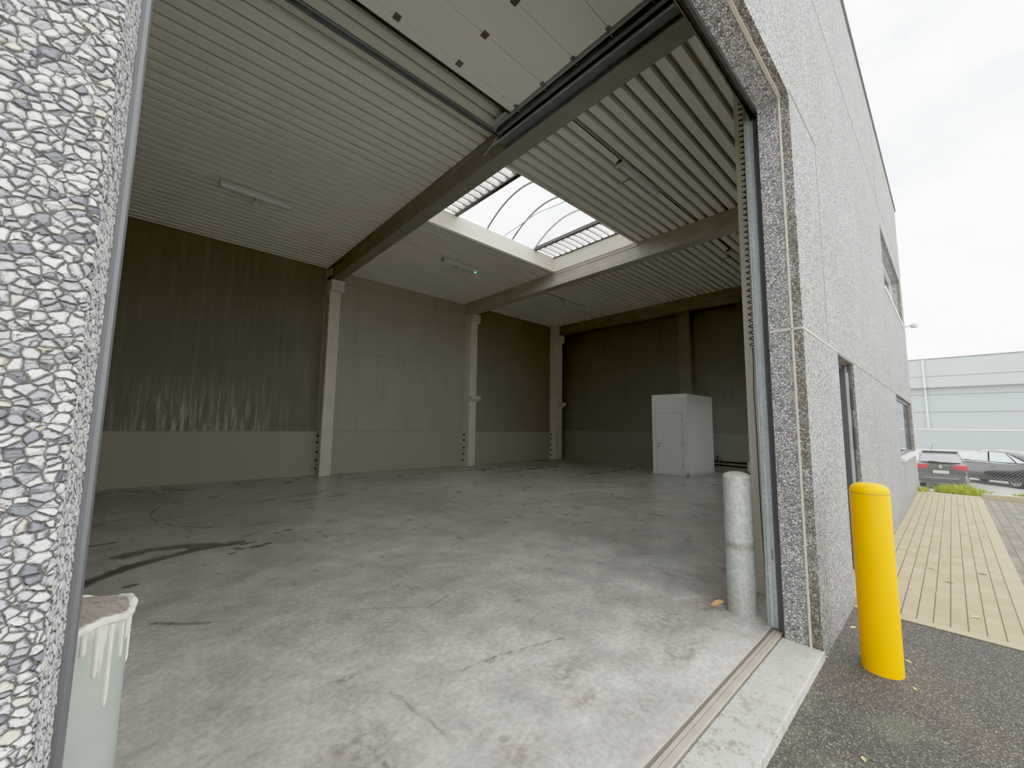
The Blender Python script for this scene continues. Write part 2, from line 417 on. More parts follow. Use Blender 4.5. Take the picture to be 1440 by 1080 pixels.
# the piece beside the camera, with its stones as real relief
step = .0026; r = .007
us = [(x, 0.0) for x in np.arange(-.55, XL-r, step)]
us += [(XL-r+r*math.sin(a), r-r*math.cos(a)) for a in np.linspace(0, PI/2, 6)]
us += [(XL, y) for y in np.arange(r+step, WT+.001, step)]
us = np.array(us); zs = np.arange(-.1, 3.6+step, step)
nu, nz = len(us), len(zs)
V = np.zeros((nz, nu, 3)); V[:, :, 0] = us[:, 0]; V[:, :, 1] = us[:, 1]; V[:, :, 2] = zs[:, None]
idx = np.arange(nz*nu).reshape(nz, nu)
F = np.stack([idx[:-1, :-1], idx[:-1, 1:], idx[1:, 1:], idx[1:, :-1]], -1).reshape(-1, 4)
def np_mesh(name, V, F, mat, smooth=True):
    me = bpy.data.meshes.new(name); V = V.reshape(-1, 3)
    me.vertices.add(len(V)); me.vertices.foreach_set('co', V.astype(np.float32).ravel())
    me.loops.add(F.size); me.loops.foreach_set('vertex_index', F.astype(np.int32).ravel())
    me.polygons.add(len(F)); me.polygons.foreach_set('loop_start', np.arange(0, F.size, 4, dtype=np.int32))
    me.polygons.foreach_set('use_smooth', np.full(len(F), smooth))
    me.update(calc_edges=True); me.validate(); me.materials.append(mat)
    o = bpy.data.objects.new(name, me); COL.objects.link(o); return o
struct(np_mesh('wall_front_left', V, F, M['pebble_near']), 'close white and grey pebble facing left of the doorway', 'wall')
b = MB().box(-.55, XL-.02, .02, WT, -.1, 3.6); struct(b.build('wall_front_core', M['column']))
# sealant and panel joints
def trim(i, bx, mat, lab):
    mb = MB()
    for q in bx: mb.box(*q)
    struct(mb.build('trim_%d' % i, M[mat], bevel=.003), lab, 'trim')
trim(1, [(XR-.006, XR+.01, .064, .080, -.03, ZH)], 'seal', 'beige sealant line running up the right door reveal')
trim(2, [(XL, XR, .052, .078, ZH-.006, ZH+.01)], 'seal', 'beige sealant line along the underside of the door head')
trim(3, [(XR-.006, XR+.01, .005, WT-.005, 2.322, 2.340), (XR-.002, 5.0, -.006, .01, 2.319, 2.337)], 'seal', 'beige sealant in the horizontal panel joint beside the doorway')
trim(4, [(5.0, XE, -.003, .01, 2.316, 2.334), (XR, 4.63, -.004, .01, 4.300, 4.320), (XR-.004, XR+.01, .005, WT-.005, ZH-.012, ZH+.002),
         (4.60, 4.612, -.003, .01, 2.33, 4.31), (10.30, 10.312, -.003, .01, 2.33, 2.95), (-4, XE, -.003, .01, 6.20, 6.222), (10.6, 10.615, -.003, .01, 6.22, ZP)], 'joint', 'dark joints between the facade panels')
b = MB().box(-4.02, XE+.02, -.03, WT+.05, ZP, ZP+.07)
struct(b.build('trim_5', M['cap']), 'dark metal cap along the top of the facade', 'trim')

# ------------------------------------------------------------------ shell
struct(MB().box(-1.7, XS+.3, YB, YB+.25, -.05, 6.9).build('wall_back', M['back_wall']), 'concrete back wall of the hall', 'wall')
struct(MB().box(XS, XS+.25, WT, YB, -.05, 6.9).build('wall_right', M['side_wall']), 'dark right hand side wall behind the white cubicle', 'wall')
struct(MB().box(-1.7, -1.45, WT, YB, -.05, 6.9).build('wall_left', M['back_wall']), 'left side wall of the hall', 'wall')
b = MB()
b.box(XE-.25, XE, WT, YB+.25, -.1, ZP).box(-4, -3.75, WT, YB+.25, -.1, ZP).box(-4, XE, YB+.25, YB+.5, -.1, ZP)
struct(b.build('wall_outer', M['pebble']), 'outer skin of the building', 'wall')

# corrugated deck, trapezoid ribs running along X
pitch = .22
mb = MB(); prof = []
y = WT - .03
while y < YB + .2:
    prof += [(y, ZR), (y+.135, ZR), (y+.155, ZR+.105), (y+.200, ZR+.105)]; y += pitch
for (ya, za), (yb, zb) in zip(prof[:-1], prof[1:]):
    ym = (ya+yb)/2
    segs = [(-1.5, SX0), (SX1, XS+.1)] if SY0 < ym < SY1 else [(-1.5, XS+.1)]
    for xa, xb in segs: mb.quad((xa, ya, za), (xb, ya, za), (xb, yb, zb), (xa, yb, zb))
struct(mb.build('ceiling', M['deck']), 'ribbed pale steel roof deck', 'ceiling')
b = MB()
for q in ((-4, SX0-.06, WT, YB+.3), (SX1+.06, XE, WT, YB+.3), (SX0-.06, SX1+.06, WT, SY0-.06), (SX0-.06, SX1+.06, SY1+.06, YB+.3)):
    b.box(q[0], q[1], q[2], q[3], 6.60, 6.72)
struct(b.build('roof', M['roof_felt']), 'flat roof slab over the deck', 'roof')

# beams: concrete I-ish profile with chamfered foot
def beam(name, x0, x1, y0, y1, lab, mat='beam'):
    w = x1-x0
    poly = [(x0+.01, ZR-.46), (x1-.01, ZR-.46), (x1, ZR-.45), (x1, ZR-.30), (x1-.018, ZR-.28), (x1-.018, ZR-.10), (x1, ZR-.085), (x1, ZR), (x0, ZR), (x0, ZR-.085), (x0+.018, ZR-.10), (x0+.018, ZR-.28), (x0, ZR-.30), (x0, ZR-.45)]
    return struct(MB().prism(poly, 1, y0, y1).build(name, M[mat]), lab, 'beam')
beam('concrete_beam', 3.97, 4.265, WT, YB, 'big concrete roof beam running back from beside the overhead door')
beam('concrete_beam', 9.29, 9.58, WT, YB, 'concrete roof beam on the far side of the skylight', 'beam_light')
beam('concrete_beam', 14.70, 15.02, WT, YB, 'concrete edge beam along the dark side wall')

# columns
def column(x0, x1, lab, corbel=True, bracket=0, y0=11.93):
    c = thing('concrete_column', lab, 'column', ((x0+x1)/2, (y0+YB)/2, 0), kind='structure')
    s = MB().box(x0, x1, y0, YB, 0, ZR-.0); s.build('shaft', M['column'], c, bevel=.015)
    if corbel: MB().box(x0+.0, x1+.06, y0-.10, y0+.02, 5.62, 5.965).build('corbel', M['column'], c, bevel=.01)
    if bracket: MB().prism([(y0+.02, bracket-.17), (y0-.16, bracket-.03), (y0-.16, bracket+.08), (y0+.02, bracket+.08)], 0, x0+.02, x1+.10).build('bracket', M['column'], c, bevel=.008)
    for z in (.18, .42, .66, .95, 1.15):
        MB().box(x0-.035, x0+.005, YB-.13, YB-.05, z, z+.06).build('anchor_clip', M['dark'], c, bevel=.006)
    return c
column(3.97, 4.30, 'concrete column under the big beam on the back wall, nearest the doorway')
column(9.37, 9.70, 'concrete column with a small bracket in the middle of the back wall', bracket=2.62)
column(14.45, 14.92, 'concrete column in the far corner of the hall', bracket=2.62)
c = thing('concrete_column', 'concrete column halfway along the dark side wall, behind the white cubicle', 'column', (15.12, 5.95, 0), kind='structure')
MB().box(14.98, XS, 5.72, 6.18, 0, ZR-.46).build('shaft', M['beam'], c, bevel=.015)
MB().box(14.9, XS, 5.69, 6.21, ZR-.62, ZR-.47).build('corbel', M['beam'], c, bevel=.01)
c = thing('concrete_column', 'pale concrete door column just inside the right jamb', 'column', (4.62, .44, 0), kind='structure')
MB().box(4.45, 4.85, WT, .655, 0, ZR).build('shaft', M['column'], c, bevel=.012)

# ------------------------------------------------------------------ floor with worn marks
nx, ny = 620, 450
xs = np.linspace(-1.5, XS, nx); ys = np.linspace(.355, YB, ny)
X, Y = np.meshgrid(xs, ys)
V = np.stack([X, Y, np.zeros_like(X)], -1); idx = np.arange(nx*ny).reshape(ny, nx)
F = np.stack([idx[:-1, :-1], idx[:-1, 1:], idx[1:, 1:], idx[1:, :-1]], -1).reshape(-1, 4)
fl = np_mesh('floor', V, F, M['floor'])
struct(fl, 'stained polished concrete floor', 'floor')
dark, light, brown = np.zeros(X.shape), np.zeros(X.shape), np.zeros(X.shape)
wob = .06*np.sin(X*7.3+Y*3.1)+.05*np.sin(X*13.1-Y*9.7)+.03*np.sin(X*29+Y*23)
def stroke(arr, pts, w, amt=1.0, soft=.5, wob_k=1.0):
    D = np.full(X.shape, 9.0)
    for (ax, ay), (bx, by) in zip(pts[:-1], pts[1:]):
        dx, dy = bx-ax, by-ay; L2 = dx*dx+dy*dy
        t = np.clip(((X-ax)*dx+(Y-ay)*dy)/L2, 0, 1)
        D = np.minimum(D, np.hypot(X-ax-t*dx, Y-ay-t*dy))
    D = D + wob*wob_k*w*2
    k = np.clip(1-(D-w*(1-soft))/(w*soft*2+1e-6), 0, 1)*amt
    np.maximum(arr, k, out=arr)
def blob(arr, x, y, rx, ry, amt=1.0, a=0.0):
    ca, sa = math.cos(a), math.sin(a); dx, dy = X-x, Y-y
    d = np.hypot((dx*ca+dy*sa)/rx, (-dx*sa+dy*ca)/ry)+wob*2
    np.maximum(arr, np.clip(1.6-d*1.2, 0, 1)*amt, out=arr)
# oil streak and splashes
stroke(dark, [(-.42, 4.70), (-.20, 5.05), (.05, 5.32), (.30, 5.45), (.62, 5.62), (1.02, 5.62)], .085, 1.0)
stroke(dark, [(.02, 5.82), (.25, 5.95), (.55, 5.85), (.75, 5.74)], .12, .9)
stroke(dark, [(.60, 5.72), (.95, 5.68), (1.1, 5.66)], .06, .9)
for x, y, r in ((1.04, 5.30, .04), (1.20, 5.30, .07), (1.33, 5.36, .05), (1.12, 5.52, .05), (1.22, 5.56, .035), (.93, 5.16, .035), (1.0, 5.38, .03), (1.55, 5.85, .04), (1.70, 5.92, .05), (.06, 4.62, .05), (2.0, 5.55, .03)):
    blob(dark, x, y, r*1.5, r, 1.0, .2)
# tyre ring
th = np.linspace(1.9, 4.9, 30)
stroke(dark, [(1.5+1.25*math.cos(t), 8.3+1.75*math.sin(t)) for t in th], .035, .55, .8, .3)
for p, w, a in (([(-.6, 6.50), (-.15, 6.62)], .05, .9), ([(1.6, 8.55), (2.5, 8.85), (3.4, 9.2)], .05, .5), ([(2.4, 8.15), (3.55, 8.45)], .05, .75), ([(3.9, 8.9), (5.2, 9.5)], .05, .4),
                ([(.20, 3.55), (.36, 3.40), (.52, 3.28)], .028, .75), ([(4.5, 10.9), (7.5, 10.9), (9.5, 10.4)], .12, .5), ([(9, 9.6), (12.2, 9.9)], .22, .55), ([(6.6, 8.2), (9.2, 8.0)], .10, .4), ([(11, 7.5), (14, 7.6)], .2, .4)):
    stroke(dark, p, w, a)
# cracks and hard tyre lines in the foreground
for p in ([(1.63, 1.50), (1.92, 1.47), (2.18, 1.40), (2.42, 1.33)], [(1.95, 2.42), (2.2, 2.50)], [(1.50, 2.75), (1.95, 2.42)], [(1.20, 1.60), (1.27, 1.05)], [(.95, 1.15), (1.05, .85), (1.1, .5)]):
    stroke(dark, p, .016, .64, .9, .4)
stroke(brown, [(1.75, 1.48), (2.0, 1.44)], .03, .9)
for x, y, rx, ry in ((2.15, 1.05, .22, .10), (2.0, .80, .12, .05), (3.3, .95, .25, .2), (3.9, .80, .35, .18), (2.9, .65, .3, .08), (1.5, .8, .15, .1), (.9, 1.3, .2, .15)):
    blob(brown, x, y, rx, ry, .8)
for x, y, rx, ry in ((1.40, .98, .06, .05), (1.45, .90, .05, .04), (.42, 1.2, .1, .06), (1.05, 1.9, .12, .05), (2.6, 2.0, .08, .05), (2.2, 3.9, .05, .06)):
    blob(dark, x, y, rx, ry, .5)
# pale scratches
for p, w, a in (([(3.55, 1.70), (3.66, 1.62), (3.74, 1.36)], .03, 1.0), ([(3.72, 1.10), (3.85, 1.04), (3.95, .98)], .03, 1.0), ([(4.35, 1.95), (4.5, 1.6), (4.6, 1.5)], .04, .8), ([(4.3, 1.7), (4.8, 1.55)], .02, .8),
                ([(2.6, 2.95), (3.3, 2.0), (3.9, 1.35)], .014, .6), ([(7.4, 5.6), (8.4, 5.5), (9.3, 4.9)], .12, .9), ([(9.0, 6.2), (9.7, 5.6)], .10, .8), ([(6.3, 4.8), (7.2, 4.3)], .16, .5), ([(2.05, 2.1), (2.2, 2.0), (2.35, 2.05)], .045, .55),
                ([(2.4, 3.3), (2.7, 3.2)], .05, .7), ([(1.0, 2.8), (1.15, 1.6), (1.35, .6)], .10, .30), ([(3.0, 4.0), (4.5, 2.4)], .015, .5), ([(-.3, 6.4), (1.6, 7.4), (3.5, 7.6)], .02, .5)):
    stroke(light, p, w, a)
# darker sweep toward the back corner
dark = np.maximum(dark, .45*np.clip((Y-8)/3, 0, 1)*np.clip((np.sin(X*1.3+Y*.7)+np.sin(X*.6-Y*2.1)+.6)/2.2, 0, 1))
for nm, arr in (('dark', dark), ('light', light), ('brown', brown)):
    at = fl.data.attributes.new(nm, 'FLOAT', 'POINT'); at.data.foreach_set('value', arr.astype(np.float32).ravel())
struct(MB().box(-1.7, XS+.3, .355, YB+.2, -.35, -.004).build('floor_slab', M['column']))

# threshold, sill rail and groove
th_ = thing('door_threshold', 'white concrete threshold strip with weathered sill rail across the open doorway', 'threshold', (1.8, .12, -.06), kind='structure')
MB().box(XL-.3, XR+.02, -.004, .252, -.35, 0).build('concrete_strip', M['threshold'], th_, bevel=.008)
MB().box(XL-.3, XR+.3, .252, .36, -.35, -.012).build('groove', M['groove'], th_)
MB().box(XL-.3, XR+.1, .262, .302, -.02, .004).box(XL-.3, XR+.1, .306, .330, -.02, .000).build('sill_rail', M['rail_rust'], th_, bevel=.004)

# ------------------------------------------------------------------ overhead sectional door
d = thing('sectional_door', 'white overhead sectional door slid up under the roof deck', 'door', (1.8, 1.8, 6.15))
ZD = 6.17
seams = [3.39, 3.246, 2.722, 2.198, 1.674, 1.150, .66]
for a, c_ in zip(seams[1:], seams[:-1]):
    MB().box(XL, 3.655, a+.004, c_-.004, ZD, ZD+.045).build('door_panel', M['door_panel'], d, bevel=.004)
arc = [(.66-.0, 0)]
R0 = [(.66-.30*math.sin(t)-.0, ZD-.30+.30*math.cos(t)) for t in np.linspace(0, PI/2, 8)]
R1 = [(.66-.345*math.sin(t), ZD-.30+.345*math.cos(t)) for t in np.linspace(0, PI/2, 8)]
MB().prism(R0+R1[::-1], 0, XL, 3.655).build('door_panel', M['door_panel'], d)
for z0, z1 in ((5.34, 5.86), (4.82, 5.335), (4.62, 4.815)):
    MB().box(XL, 3.655, .315, .36, z0, z1).build('door_panel', M['door_panel'], d, bevel=.004)
MB().box(XL, 3.655, 3.385, 3.425, ZD-.012, ZD+.04).build('edge_seal', M['rubber'], d)
for y in seams[1:6]:
    for x in (.06, .92, 1.78, 2.64):
        MB().box(x-.04, x+.04, y-.045, y+.045, ZD-.012, ZD+.002).build('hinge', M['hinge'], d, bevel=.004)
    rb = MB().box(3.61, 3.69, y-.03, y+.03, ZD-.012, ZD+.01); rb.build('roller_bracket', M['galv_dark'], d, bevel=.004)
    MB().tube([(3.66, y, ZD-.05), (3.80, y, ZD-.05)], .008).build('roller_axle', M['metal'], d)
    MB().tube([(3.74, y, ZD-.05), (3.765, y, ZD-.05)], .03, 14).build('roller', M['galv'], d)
# horizontal tracks: C section beside the panel plus a hanger angle fixed to the beam
for sx, x in ((1, 3.72), (-1, -.13)):
    if sx > 0: MB().box(3.63, 3.80, .60, 3.78, ZD+.046, ZD+.052).box(3.672, 3.678, .60, 3.78, ZD-.05, ZD+.05).build('horizontal_track', M['galv_rail'], d)
    tr = MB().box(x, x+.006, .62, 3.78, ZD-.09, ZD+.0).box(x, x+.055*sx if sx > 0 else x+.01, .62, 3.78, ZD-.094, ZD-.088).box(x, x+.05, .62, 3.78, ZD-.012, ZD-.006)
    tr.build('horizontal_track', M['galv_dark'], d)
MB().box(3.80, 3.97, .30, 3.86, ZD-.13, ZD-.122).box(3.955, 3.968, .30, 3.86, ZD-.20, ZD-.122).build('track_angle', M['galv_dark'], d)
MB().box(3.80, 3.808, .30, 3.95, ZD-.16, ZD-.12).build('angle_lip', M['galv'], d)
MB().tube([(-.15, 3.80, ZD-.03), (3.90, 3.80, ZD-.03)], .022, 12).build('spring_shaft', M['galv_dark'], d, smooth=True)
MB().box(-.15, 3.9, 3.845, 3.875, ZD-.06, ZD+.0).build('shaft_rail', M['galv_dark'], d)
MB().tube([(3.80, 3.80, ZD-.03), (3.88, 3.80, ZD-.03)], .07, 20).build('cable_drum', M['galv_dark'], d, smooth=True)
MB().tube([(3.83, 3.86, ZD-.02), (3.90, 4.30, ZD-.10)], .010, 8).build('stay_rod', M['galv'], d)
# vertical guide on the right jamb, its black seal, the twin on the left and the header
g = MB()
g.box(3.800, 3.806, .300, .372, .0, 5.9).box(3.786, 3.806, .296, .302, 0, 5.9).box(3.786, 3.806, .366, .372, 0, 5.9).box(3.794, 3.802, .328, .336, 0, 5.9)
g.build('vertical_guide', M['galv'], d, bevel=.0015)
MB().box(3.705, 3.80, .234, .256, 0, 4.35).box(3.745, 3.80, .258, .290, 0, 4.35).build('jamb_seal', M['anod'], d, bevel=.004)
for z in (.45, 1.05, 1.75, 2.45, 3.2, 3.9):
    MB().box(3.796, 3.801, .345, .355, z, z+.012).box(3.796, 3.801, .352, .361, z-.05, z-.038).build('guide_bolt', M['plastic'], d)
MB().box(3.796, 3.8005, .3265, .3345, 0, 5.9).box(3.796, 3.8005, .356, .360, 0, 5.9).build('guide_groove', M['galv_dark'], d)
MB().box(3.785, 3.80, .3665, .3735, 0, 5.9).build('guide_lip', M['metal'], d)
MB().box(3.797, 3.801, .315, .325, .52, .60).build('guide_slot', M['galv_dark'], d)
MB().box(-.16, -.047, .262, .292, 0, 4.35).build('jamb_profile', M['jamb_grey'], d, bevel=.008)
MB().box(-.16, -.06, .232, .262, 0, 4.35).build('jamb_seal', M['jamb_grey'], d, bevel=.004)
MB().box(-.14, -.10, .305, .41, 0, 5.9).build('vertical_guide', M['galv'], d)
hd = MB().box(-.16, 3.76, .232, .262, ZH-.02, ZH+.25).box(-.16, 3.76, .262, .300, ZH+.02, ZH+.10).box(-.16, 3.80, .300, .312, ZH-.0, ZH+.30)
hd.build('header_seal', M['header'], d, bevel=.004)
for x in (2.0, 2.72, 2.95, 3.52): MB().box(x, x+.014, .256, .266, ZH-.004, ZH+.01).build('header_bolt', M['plastic'], d)
# coiled safety cable hung beside the guide
cab = thing('coiled_cable', 'black coiled cable hanging beside the pale door column at the right jamb', 'cable', (4.0, .45, 2.2))
turns = 46; n = turns*10
pts = [(4.0+.020*math.cos(2*PI*turns*i/n), .45+.020*math.sin(2*PI*turns*i/n), 4.85-2.58*i/n) for i in range(n+1)]
MB().tube(pts, .0055, 6).build('coil', M['cable'], cab, smooth=True)
MB().tube([(4.0, .45, 2.28), (4.02, .45, 2.20), (4.0, .455, 1.9), (4.005, .45, 1.5), (3.98, .44, .9), (3.95, .42, .3)], .005, 6).build('cable_tail', M['cable'], cab, smooth=True)
MB().tube([(4.0, .45, 4.84), (4.0, .42, 4.95), (3.95, .33, 5.0)], .006, 6).build('cable_anchor', M['plastic'], cab, smooth=True)

# ------------------------------------------------------------------ bollards
def bollard(name, x, y, z0, top, dome, pm, cm, lab, seam=False, cap='concrete_cap', R=.11):
    o = thing(name, lab, 'bollard', (x, y, z0))
    MB().lathe([(R, z0-.02), (R, top)], x, y, 64).build('pipe', M[pm], o, smooth=True)
    if seam: MB().lathe([(R+.0004, top-.004), (R+.0006, top), (R+.0004, top+.004)], x, y, 64).build('seam', M['yellow_dark'], o, smooth=True)
    prof = [(R*math.cos(t)*(1 if t > 0 else 1), top+dome*math.sin(t)) for t in np.linspace(0, PI/2*.97, 10)]
    if seam: prof = [(R, top), (R, top+.008)] + [(R*math.cos(t)**.6, top+.008+dome*math.sin(t)) for t in np.linspace(.05, PI/2*.97, 12)]
    MB().lathe(prof, x, y, 64).build(cap, M[cm], o, smooth=True)
    return o
bollard('steel_bollard', 3.90, .594, 0, 1.135, .045, 'galv_bollard', 'fill_pale', 'grey galvanised bollard with a pale domed top inside the right jamb')
lb = bollard('steel_bollard', -.092, .566, 0, 1.14, .012, 'drip_pipe', 'fill_pink', 'grey green bollard with pinkish mortar top and drips inside the left jamb')
# mortar rim and drips on the left one
mb = MB(); ring = []
for i in range(97):
    a = 2*PI*i/96; k = .0035+.003*math.sin(9*a)+.002*math.sin(23*a)
    ring.append((-.092+(.110+k*.4)*math.cos(a), .566+(.110+k*.4)*math.sin(a), 1.137+.006*math.sin(5*a)))
mb.tube(ring, [.0065+.003*abs(math.sin(i*.9)) for i in range(97)], 8)
mb.build('mortar_rim', M['mortar_white'], lb, smooth=True)
for a, l, r0 in ((-1.45, .07, .007), (-1.15, .05, .006), (-.95, .10, .006), (-.72, .17, .0055), (-.45, .09, .004), (-.28, .06, .006), (-.05, .12, .004), (.2, .08, .005)):
    cx, cy = -.092+.1105*math.cos(a), .566+.1105*math.sin(a)
    MB().tube([(cx, cy, 1.14), (cx, cy, 1.14-l*.5), (cx, cy, 1.14-l*.9), (cx, cy, 1.14-l)], [r0, r0*.7, r0*.8, r0*.3], 8).build('mortar_drip', M['mortar_white'], lb, smooth=True)
bollard('steel_bollard', 3.84, -.29, -.06, 1.115, .062, 'yellow', 'yellow', 'bright yellow painted bollard standing outside on the asphalt', True, 'cap', R=.11)

# ------------------------------------------------------------------ white cubicle
BX, BY0, BY1, BH = 13.22, 5.15, 6.38, 2.70
cb = thing('white_cubicle', 'white board cubicle with a door standing against the side wall', 'cubicle', (BX+1, 5.75, 0))
MB().box(BX, XS-.01, BY0, BY1, 0, BH).build('board_shell', M['white_paint'], cb, bevel=.01)
MB().box(BX-.012, XS-.01, BY0-.012, BY1+.012, 0, .09).build('skirting', M['white_trim'], cb, bevel=.004)
MB().box(BX-.012, BX+.03, BY0-.012, BY0+.06, 0, BH).build('corner_post', M['white_paint'], cb, bevel=.004)
MB().box(BX-.014, BX+.001, BY0+.12, BY0+.16, 0.02, 2.08).box(BX-.014, BX+.001, BY0+1.08, BY0+1.12, .02, 2.08).box(BX-.014, BX+.001, BY0+.12, BY0+1.12, 2.04, 2.08).build('door_frame', M['white_trim'], cb, bevel=.003)
dl = MB().box(BX-.018, BX-.002, BY0+.167, BY0+1.073, .025, 2.033).build('door_leaf', M['white_paint'], cb, bevel=.003)
hy = BY0+1.0
MB().tube([(BX-.018, hy, 1.02), (BX-.065, hy, 1.02), (BX-.065, hy-.11, 1.02)], .011, 10).build('handle', M['dark'], dl, smooth=True)
MB().tube([(BX-.016, hy, .93), (BX-.03, hy, .93)], .024, 14).build('lock_rose', M['dark'], dl, smooth=True)
MB().tube([(BX-.016, hy, 1.02), (BX-.03, hy, 1.02)], .024, 14).build('handle_rose', M['metal'], dl, smooth=True)
for z in (.3, 1.0, 1.75): MB().box(BX-.03, BX-.012, BY0+.15, BY0+.172, z, z+.09).build('hinge', M['metal'], dl)

for z, lab in ((.40, 'upper of two dark pipes running low along the side wall'), (.27, 'lower of two dark pipes running low along the side wall')):
    p = thing('wall_pipe', lab, 'pipe', (XS-.06, 3.2, z))
    MB().tube([(XS-.05, BY0-.02, z), (XS-.05, 1.2, z)], .025, 12).build('pipe_run', M['pipe'], p, smooth=True)
    for y in (4.9, 3.9, 2.4): MB().box(XS-.06, XS, y-.02, y+.02, z-.035, z+.035).build('pipe_clip', M['dark'], p)
v = thing('pipe_valve', 'small dark valve on the wall pipes beside the white cubicle', 'valve', (XS-.06, 5.02, .5))
MB().tube([(XS-.05, 5.02, .42), (XS-.05, 5.02, .58)], .018, 10).build('valve_body', M['pipe'], v, smooth=True)
MB().tube([(XS-.05, 5.02, .56), (XS-.05, 5.02, .60)], .04, 12).build('valve_wheel', M['pipe'], v, smooth=True)
v = thing('wall_box', 'small white box at the end of the wall pipes, half behind the door column', 'box', (XS-.06, 3.98, .12))
MB().box(XS-.10, XS, 3.9, 4.04, .10, .46).build('box_body', M['plastic'], v, bevel=.01)
MB().box(XS-.108, XS-.1, 3.915, 4.025, .13, .43).build('box_cover', M['white_trim'], v, bevel=.004)

# ------------------------------------------------------------------ lights under the deck
def fixture(x0, y, lab, cab0=None, cab1=None, dull='lamp_dull'):
    L = 1.33; z = ZR-.085
    o = thing('strip_light', lab, 'light', (x0+L/2, y, z), group='strip lights under the roof deck')
    MB().box(x0, x0+L, y-.075, y+.075, z-.01, z+.06).build('housing', M['lamp_dull'], o, bevel=.012)
    MB().tube([(x0+.03, y, z-.01), (x0+L-.03, y, z-.01)], .055, 14).build('diffuser', M['plastic'], o, smooth=True)
    for x in (x0, x0+L-.03): MB().box(x, x+.03, y-.078, y+.078, z-.06, z+.055).build('end_cap', M['lamp_dull'], o, bevel=.006)
    for x in (x0+.2, x0+L-.2): MB().box(x-.02, x+.02, y-.02, y+.02, z+.055, ZR-.012).build('bracket', M['galv_dark'], o)
    if cab0 is not None: MB().tube([(cab0, y-.02, ZR-.015), (x0-.05, y-.02, ZR-.015), (x0, y, z+.03)], .009, 6).build('supply_cable', M['cable'], o)
    if cab1 is not None: MB().tube([(x0+L, y, z+.03), (x0+L+.06, y-.02, ZR-.015), (cab1, y-.02, ZR-.015)], .009, 6).build('supply_cable', M['cable'], o)
    return o
def sensor(x, y, lab):
    o = thing('ceiling_sensor', lab, 'sensor', (x, y, ZR), group='small white sensors under the roof deck')
    MB().tube([(x, y-.36, ZR-.02), (x, y-.04, ZR-.02)], .008, 6).build('cable', M['cable'], o)
    MB().lathe([(.03, ZR), (.03, ZR-.06)], x, y, 16).build('base', M['lamp_dull'], o, smooth=True)
    MB().lathe([(.05*math.cos(t), ZR-.06+.06*math.sin(t)-.03) for t in np.linspace(-PI/2*.95, PI/2*.95, 9)], x, y, 18).build('head', M['plastic'], o, smooth=True)
fixture(6.05, 3.06, 'white strip light hung under the deck right of the big beam, nearest the doorway', 4.27, 9.28)
fixture(.79, 8.95, 'dim strip light under the deck in the left bay, toward the back wall')
f3 = fixture(6.08, 8.96, 'dim strip light with a green indicator beyond the skylight')
MB().lathe([(.03*math.cos(t), ZR-.15+.03*math.sin(t)) for t in np.linspace(-PI/2*.95, PI/2*.95, 7)], 7.27, 8.96, 12).build('indicator', M['led'], f3)
fixture(11.51, 9.03, 'dim strip light in the far right bay near the corner', 9.6)
fixture(11.36, 3.04, 'strip light in the far right bay, partly hidden by the door column', 9.6)
sensor(6.69, 3.44, 'small white sensor beside the strip light right of the big beam')
sensor(1.46, 9.38, 'small white sensor below the strip light in the left bay')
sensor(6.79, 9.38, 'small white sensor beside the strip light beyond the skylight')
sensor(12.03, 9.44, 'small white sensor beside the strip light near the far corner')
sensor(11.93, 3.44, 'small white sensor beside the strip light at the door column')

# ------------------------------------------------------------------ skylight
s = thing('roof_skylight', 'barrel vaulted opal skylight with dark bars set in the roof deck', 'skylight', ((SX0+SX1)/2, (SY0+SY1)/2, ZR))
ZC = 6.90
MB().box(SX0-.05, SX1+.05, SY1, SY1+.05, ZR-.02, ZC).box(SX0-.05, SX1+.05, SY0-.05, SY0, ZR-.02, ZC).box(SX1, SX1+.02, SY0, SY1, ZR-.0, ZC).box(SX0-.05, SX0, SY0, SY1, ZR, ZC).build('curb', M['curb'], s)
def vault(y, lift=0): 
    u = (y-SY0)/(SY1-SY0); return ZC+.04+lift+.58*(1-(2*u-1)**2)
V0, V1 = 5.52, 8.42
N_ = 24; ysv = [SY0+(SY1-SY0)*i/N_ for i in range(N_+1)]
mb = MB()
for a, c_ in zip(ysv[:-1], ysv[1:]): mb.quad((V0, a, vault(a)), (V1, a, vault(a)), (V1, c_, vault(c_)), (V0, c_, vault(c_)))
for xg in (V0, V1):
    for a, c_ in zip(ysv[:-1], ysv[1:]): mb.quad((xg, a, ZC+.03), (xg, c_, ZC+.03), (xg, c_, vault(c_)), (xg, a, vault(a)))
mb.build('vault_glazing', M['opal'], s, smooth=True)
for xg, m_ in ((6.55, 'arch'), (7.48, 'arch'), (V1-.04, 'alu')):
    MB().tube([(xg, y, vault(y)-.03) for y in ysv], .028, 8).build('arch_bar', M[m_], s, smooth=True)
MB().tube([(7.15, SY1-.02, ZC-.0), (7.35, 6.4, 7.22), (7.52, 5.4, 7.25)], .014, 8).build('opening_rod', M['galv'], s, smooth=True)
for xg in (V0, V1): MB().box(xg-.05, xg+.05, SY0, SY1, ZC-.03, ZC+.06).build('cross_bar', M['sky_bar'], s)
